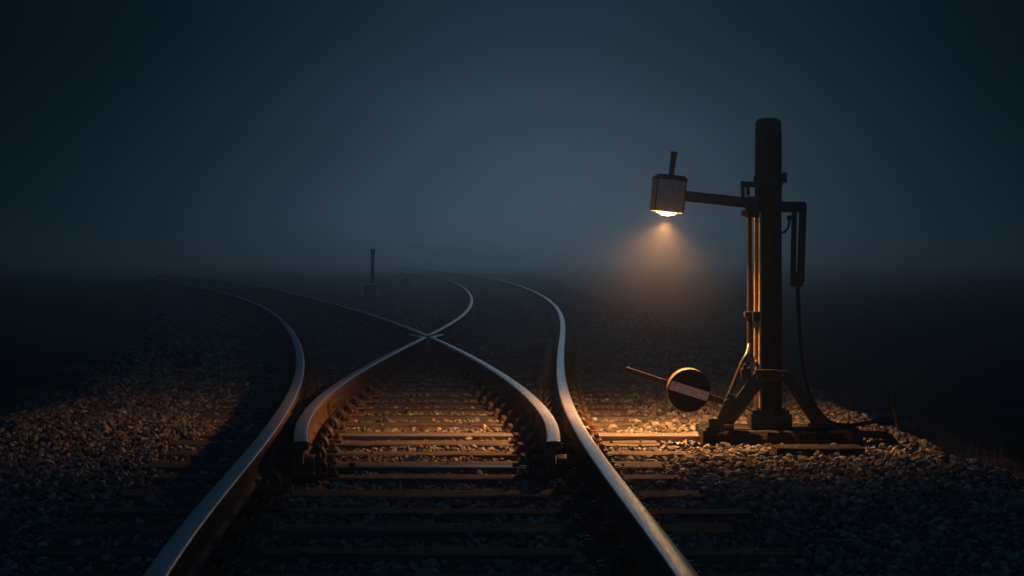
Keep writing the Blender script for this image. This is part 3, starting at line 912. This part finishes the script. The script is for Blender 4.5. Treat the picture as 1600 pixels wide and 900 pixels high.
# ------------------------------------------------------------------ haze
HAZE = 0.0075
mb = MB(); mb.box(0, 0, 0.45, 1240, 1240, 4.3)
hz = mb.build('haze', None, smooth=0)
t = NT('night_mist')
pv = t.n('ShaderNodeVolumePrincipled')
pv.inputs['Color'].default_value = (0.64, 0.68, 0.73, 1)
pv.inputs['Density'].default_value = HAZE
pv.inputs['Density Attribute'].default_value = ''
pv.inputs['Anisotropy'].default_value = 0.885
t.l(pv.outputs[0], t.out.inputs['Volume'])
t.m.cycles.homogeneous_volume = True
hz.data.materials.append(t.m)
tag(hz, 'thin blue night mist filling the air over the tracks', 'haze', kind='stuff')
# a denser drift of fog hanging round the lantern
mb = MB(); bmesh.ops.create_icosphere(mb.bm, subdivisions=3, radius=1.0)
ft = mb.build('fog', None, smooth=30)
ft.location = (LX - .02, LY, 1.20); ft.scale = (0.95, 0.95, 0.80)
t = NT('drifting_fog')
pv = t.n('ShaderNodeVolumePrincipled')
pv.inputs['Color'].default_value = (0.95, 0.95, 0.95, 1)
pv.inputs['Density Attribute'].default_value = ''
pv.inputs['Anisotropy'].default_value = 0.0
tc = t.n('ShaderNodeTexCoord'); ln = t.n('ShaderNodeVectorMath', operation='LENGTH')
t.l(tc.outputs['Object'], ln.inputs[0])
mr = t.n('ShaderNodeMapRange', interpolation_type='SMOOTHSTEP'); mr.inputs['From Min'].default_value = 0.0; mr.inputs['From Max'].default_value = 0.98
mr.inputs['To Min'].default_value = 0.0098; mr.inputs['To Max'].default_value = 0.0
t.l(ln.outputs['Value'], mr.inputs['Value'])
nz = t.noise(tc.outputs['Object'], 2.2, 3)
m1 = t.n('ShaderNodeMath', operation='MULTIPLY_ADD'); m1.inputs[1].default_value = 1.2; m1.inputs[2].default_value = 0.4
t.l(nz.outputs['Fac'], m1.inputs[0])
m2 = t.n('ShaderNodeMath', operation='MULTIPLY'); t.l(mr.outputs['Result'], m2.inputs[0]); t.l(m1.outputs[0], m2.inputs[1])
t.l(m2.outputs[0], pv.inputs['Density'])
t.l(pv.outputs[0], t.out.inputs['Volume'])
ft.data.materials.append(t.m)
tag(ft, 'warm lit drift of fog hanging under the lantern', 'fog', kind='stuff')

# ------------------------------------------------------------------ light: night sky, a low moon behind the mist, the lantern
W = bpy.data.worlds.new('World'); S.world = W; W.use_nodes = True
nt = W.node_tree; nt.nodes.clear()
SUN_EL, SUN_AZ = R(5.5), R(1.2)               # azimuth measured from +Y towards +X
def wn(typ, **kw):
    nd = nt.nodes.new(typ)
    for k, v in kw.items(): setattr(nd, k, v)
    return nd
sky = wn('ShaderNodeTexSky', sky_type='NISHITA', sun_disc=False)
sky.sun_elevation = SUN_EL; sky.sun_rotation = SUN_AZ; sky.air_density = 1.0; sky.dust_density = 1.0; sky.ozone_density = 4.0
hsv = wn('ShaderNodeHueSaturation'); hsv.inputs['Saturation'].default_value = 0.25
tint = wn('ShaderNodeMix', data_type='RGBA', blend_type='MULTIPLY'); tint.inputs['Factor'].default_value = 1.0
tint.inputs['B'].default_value = (0.25, 0.68, 1.08, 1)
# the moon's glow in the overcast: brightest low in the sky ahead, fading in every direction
tcw = wn('ShaderNodeTexCoord'); sub = wn('ShaderNodeVectorMath', operation='SUBTRACT'); scl = wn('ShaderNodeVectorMath', operation='MULTIPLY'); dot = wn('ShaderNodeVectorMath', operation='DOT_PRODUCT')
sub.inputs[1].default_value = (math.sin(R(1.0)), 1.0, math.sin(R(2.2))); scl.inputs[1].default_value = (1.0, 0.5, 1.5)
nt.links.new(tcw.outputs['Generated'], sub.inputs[0]); nt.links.new(sub.outputs[0], scl.inputs[0]); nt.links.new(scl.outputs[0], dot.inputs[0]); nt.links.new(scl.outputs[0], dot.inputs[1])
ex = wn('ShaderNodeMath', operation='MULTIPLY'); ex.inputs[1].default_value = -1 / (2 * 0.107 ** 2)
ep = wn('ShaderNodeMath', operation='EXPONENT')
fa = wn('ShaderNodeMath', operation='MULTIPLY_ADD'); fa.inputs[1].default_value = 0.72
# sky brightness added high up, out of view, for more ambient light
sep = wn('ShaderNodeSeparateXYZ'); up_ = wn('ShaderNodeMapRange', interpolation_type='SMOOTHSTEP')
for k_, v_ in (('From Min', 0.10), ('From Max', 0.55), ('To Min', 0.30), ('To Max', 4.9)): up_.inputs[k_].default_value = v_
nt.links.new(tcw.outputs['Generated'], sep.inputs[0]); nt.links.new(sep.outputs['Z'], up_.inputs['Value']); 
bk = wn('ShaderNodeMapRange', interpolation_type='SMOOTHSTEP')  # brightness added to the sky behind the camera, lights camera-facing sides
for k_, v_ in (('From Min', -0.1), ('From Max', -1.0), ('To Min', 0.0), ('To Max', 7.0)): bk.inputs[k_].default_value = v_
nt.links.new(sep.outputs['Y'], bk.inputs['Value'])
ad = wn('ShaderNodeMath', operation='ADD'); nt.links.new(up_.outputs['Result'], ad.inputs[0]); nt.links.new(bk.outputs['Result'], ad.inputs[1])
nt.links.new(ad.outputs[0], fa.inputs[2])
nt.links.new(dot.outputs['Value'], ex.inputs[0]); nt.links.new(ex.outputs[0], ep.inputs[0]); nzw = wn('ShaderNodeTexNoise'); nzw.inputs['Scale'].default_value = 7.0; nzw.inputs['Detail'].default_value = 3.0
mpw = wn('ShaderNodeMapping'); mpw.inputs['Scale'].default_value = (1, 1, 3.0)
nt.links.new(tcw.outputs['Generated'], mpw.inputs['Vector']); nt.links.new(mpw.outputs['Vector'], nzw.inputs['Vector'])
nzm = wn('ShaderNodeMath', operation='MULTIPLY_ADD'); nzm.inputs[1].default_value = 0.55; nzm.inputs[2].default_value = 0.72
nt.links.new(nzw.outputs['Fac'], nzm.inputs[0])
epn = wn('ShaderNodeMath', operation='MULTIPLY'); nt.links.new(ep.outputs[0], epn.inputs[0]); nt.links.new(nzm.outputs[0], epn.inputs[1])
nt.links.new(epn.outputs[0], fa.inputs[0])
mulw = wn('ShaderNodeVectorMath', operation='SCALE')
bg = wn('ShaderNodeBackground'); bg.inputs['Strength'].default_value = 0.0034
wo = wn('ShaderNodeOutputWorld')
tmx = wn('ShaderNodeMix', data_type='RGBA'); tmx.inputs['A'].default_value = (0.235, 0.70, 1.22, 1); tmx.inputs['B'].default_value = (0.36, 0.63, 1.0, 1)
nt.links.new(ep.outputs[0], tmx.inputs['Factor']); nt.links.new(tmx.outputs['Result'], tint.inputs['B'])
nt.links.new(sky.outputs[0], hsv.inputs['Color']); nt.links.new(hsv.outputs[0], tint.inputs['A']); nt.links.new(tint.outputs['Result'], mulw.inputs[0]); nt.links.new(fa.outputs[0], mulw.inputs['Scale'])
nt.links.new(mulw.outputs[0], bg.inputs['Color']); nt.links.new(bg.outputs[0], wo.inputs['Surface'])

sl = bpy.data.lights.new('moonlight', 'SUN'); sl.energy = 0.0165; sl.angle = R(7); sl.color = (0.6, 0.82, 1.0)
so = bpy.data.objects.new('moonlight', sl); COL.objects.link(so)
so.rotation_euler = (Vector((math.sin(SUN_AZ) * math.cos(SUN_EL), math.cos(SUN_AZ) * math.cos(SUN_EL), math.sin(SUN_EL)))).to_track_quat('Z', 'Y').to_euler()

ll = bpy.data.lights.new('lantern_light', 'SPOT'); ll.energy = 430; ll.color = (1.0, 0.43, 0.135); ll.spot_size = R(158); ll.spot_blend = 1.0; ll.shadow_soft_size = 0.03
lo_ = bpy.data.objects.new('lantern_light', ll); COL.objects.link(lo_)
axis = LR @ Vector((0, 0, -1))
lo_.location = Vector((LX, LY, LZ)) + axis * (hh + 0.062)
aim = (axis + Vector((-0.05, 0.14, 0))).normalized()
lo_.rotation_euler = (-aim).to_track_quat('Z', 'Y').to_euler()

# ------------------------------------------------------------------ camera
cam = bpy.data.cameras.new('camera'); cam.sensor_width = 36; cam.lens = 36 * 3050 / 1600; cam.clip_start = 0.05; cam.clip_end = 2000
co = bpy.data.objects.new('camera', cam); COL.objects.link(co)
co.location = (0, 0, 1.05); co.rotation_euler = (R(90) - math.atan(45 / 3050), 0, 0)
S.camera = co

# ------------------------------------------------------------------ render settings
S.view_settings.view_transform = 'Standard'; S.view_settings.look = 'None'; S.view_settings.exposure = 0; S.view_settings.gamma = 1
S.view_settings.use_curve_mapping = False
S.render.engine = 'CYCLES'
c = S.cycles
c.use_denoising = True
c.max_bounces = 6; c.diffuse_bounces = 3; c.glossy_bounces = 3; c.volume_bounces = 2; c.transparent_max_bounces = 8
c.sample_clamp_indirect = 4.0
c.caustics_reflective = False; c.caustics_refractive = False
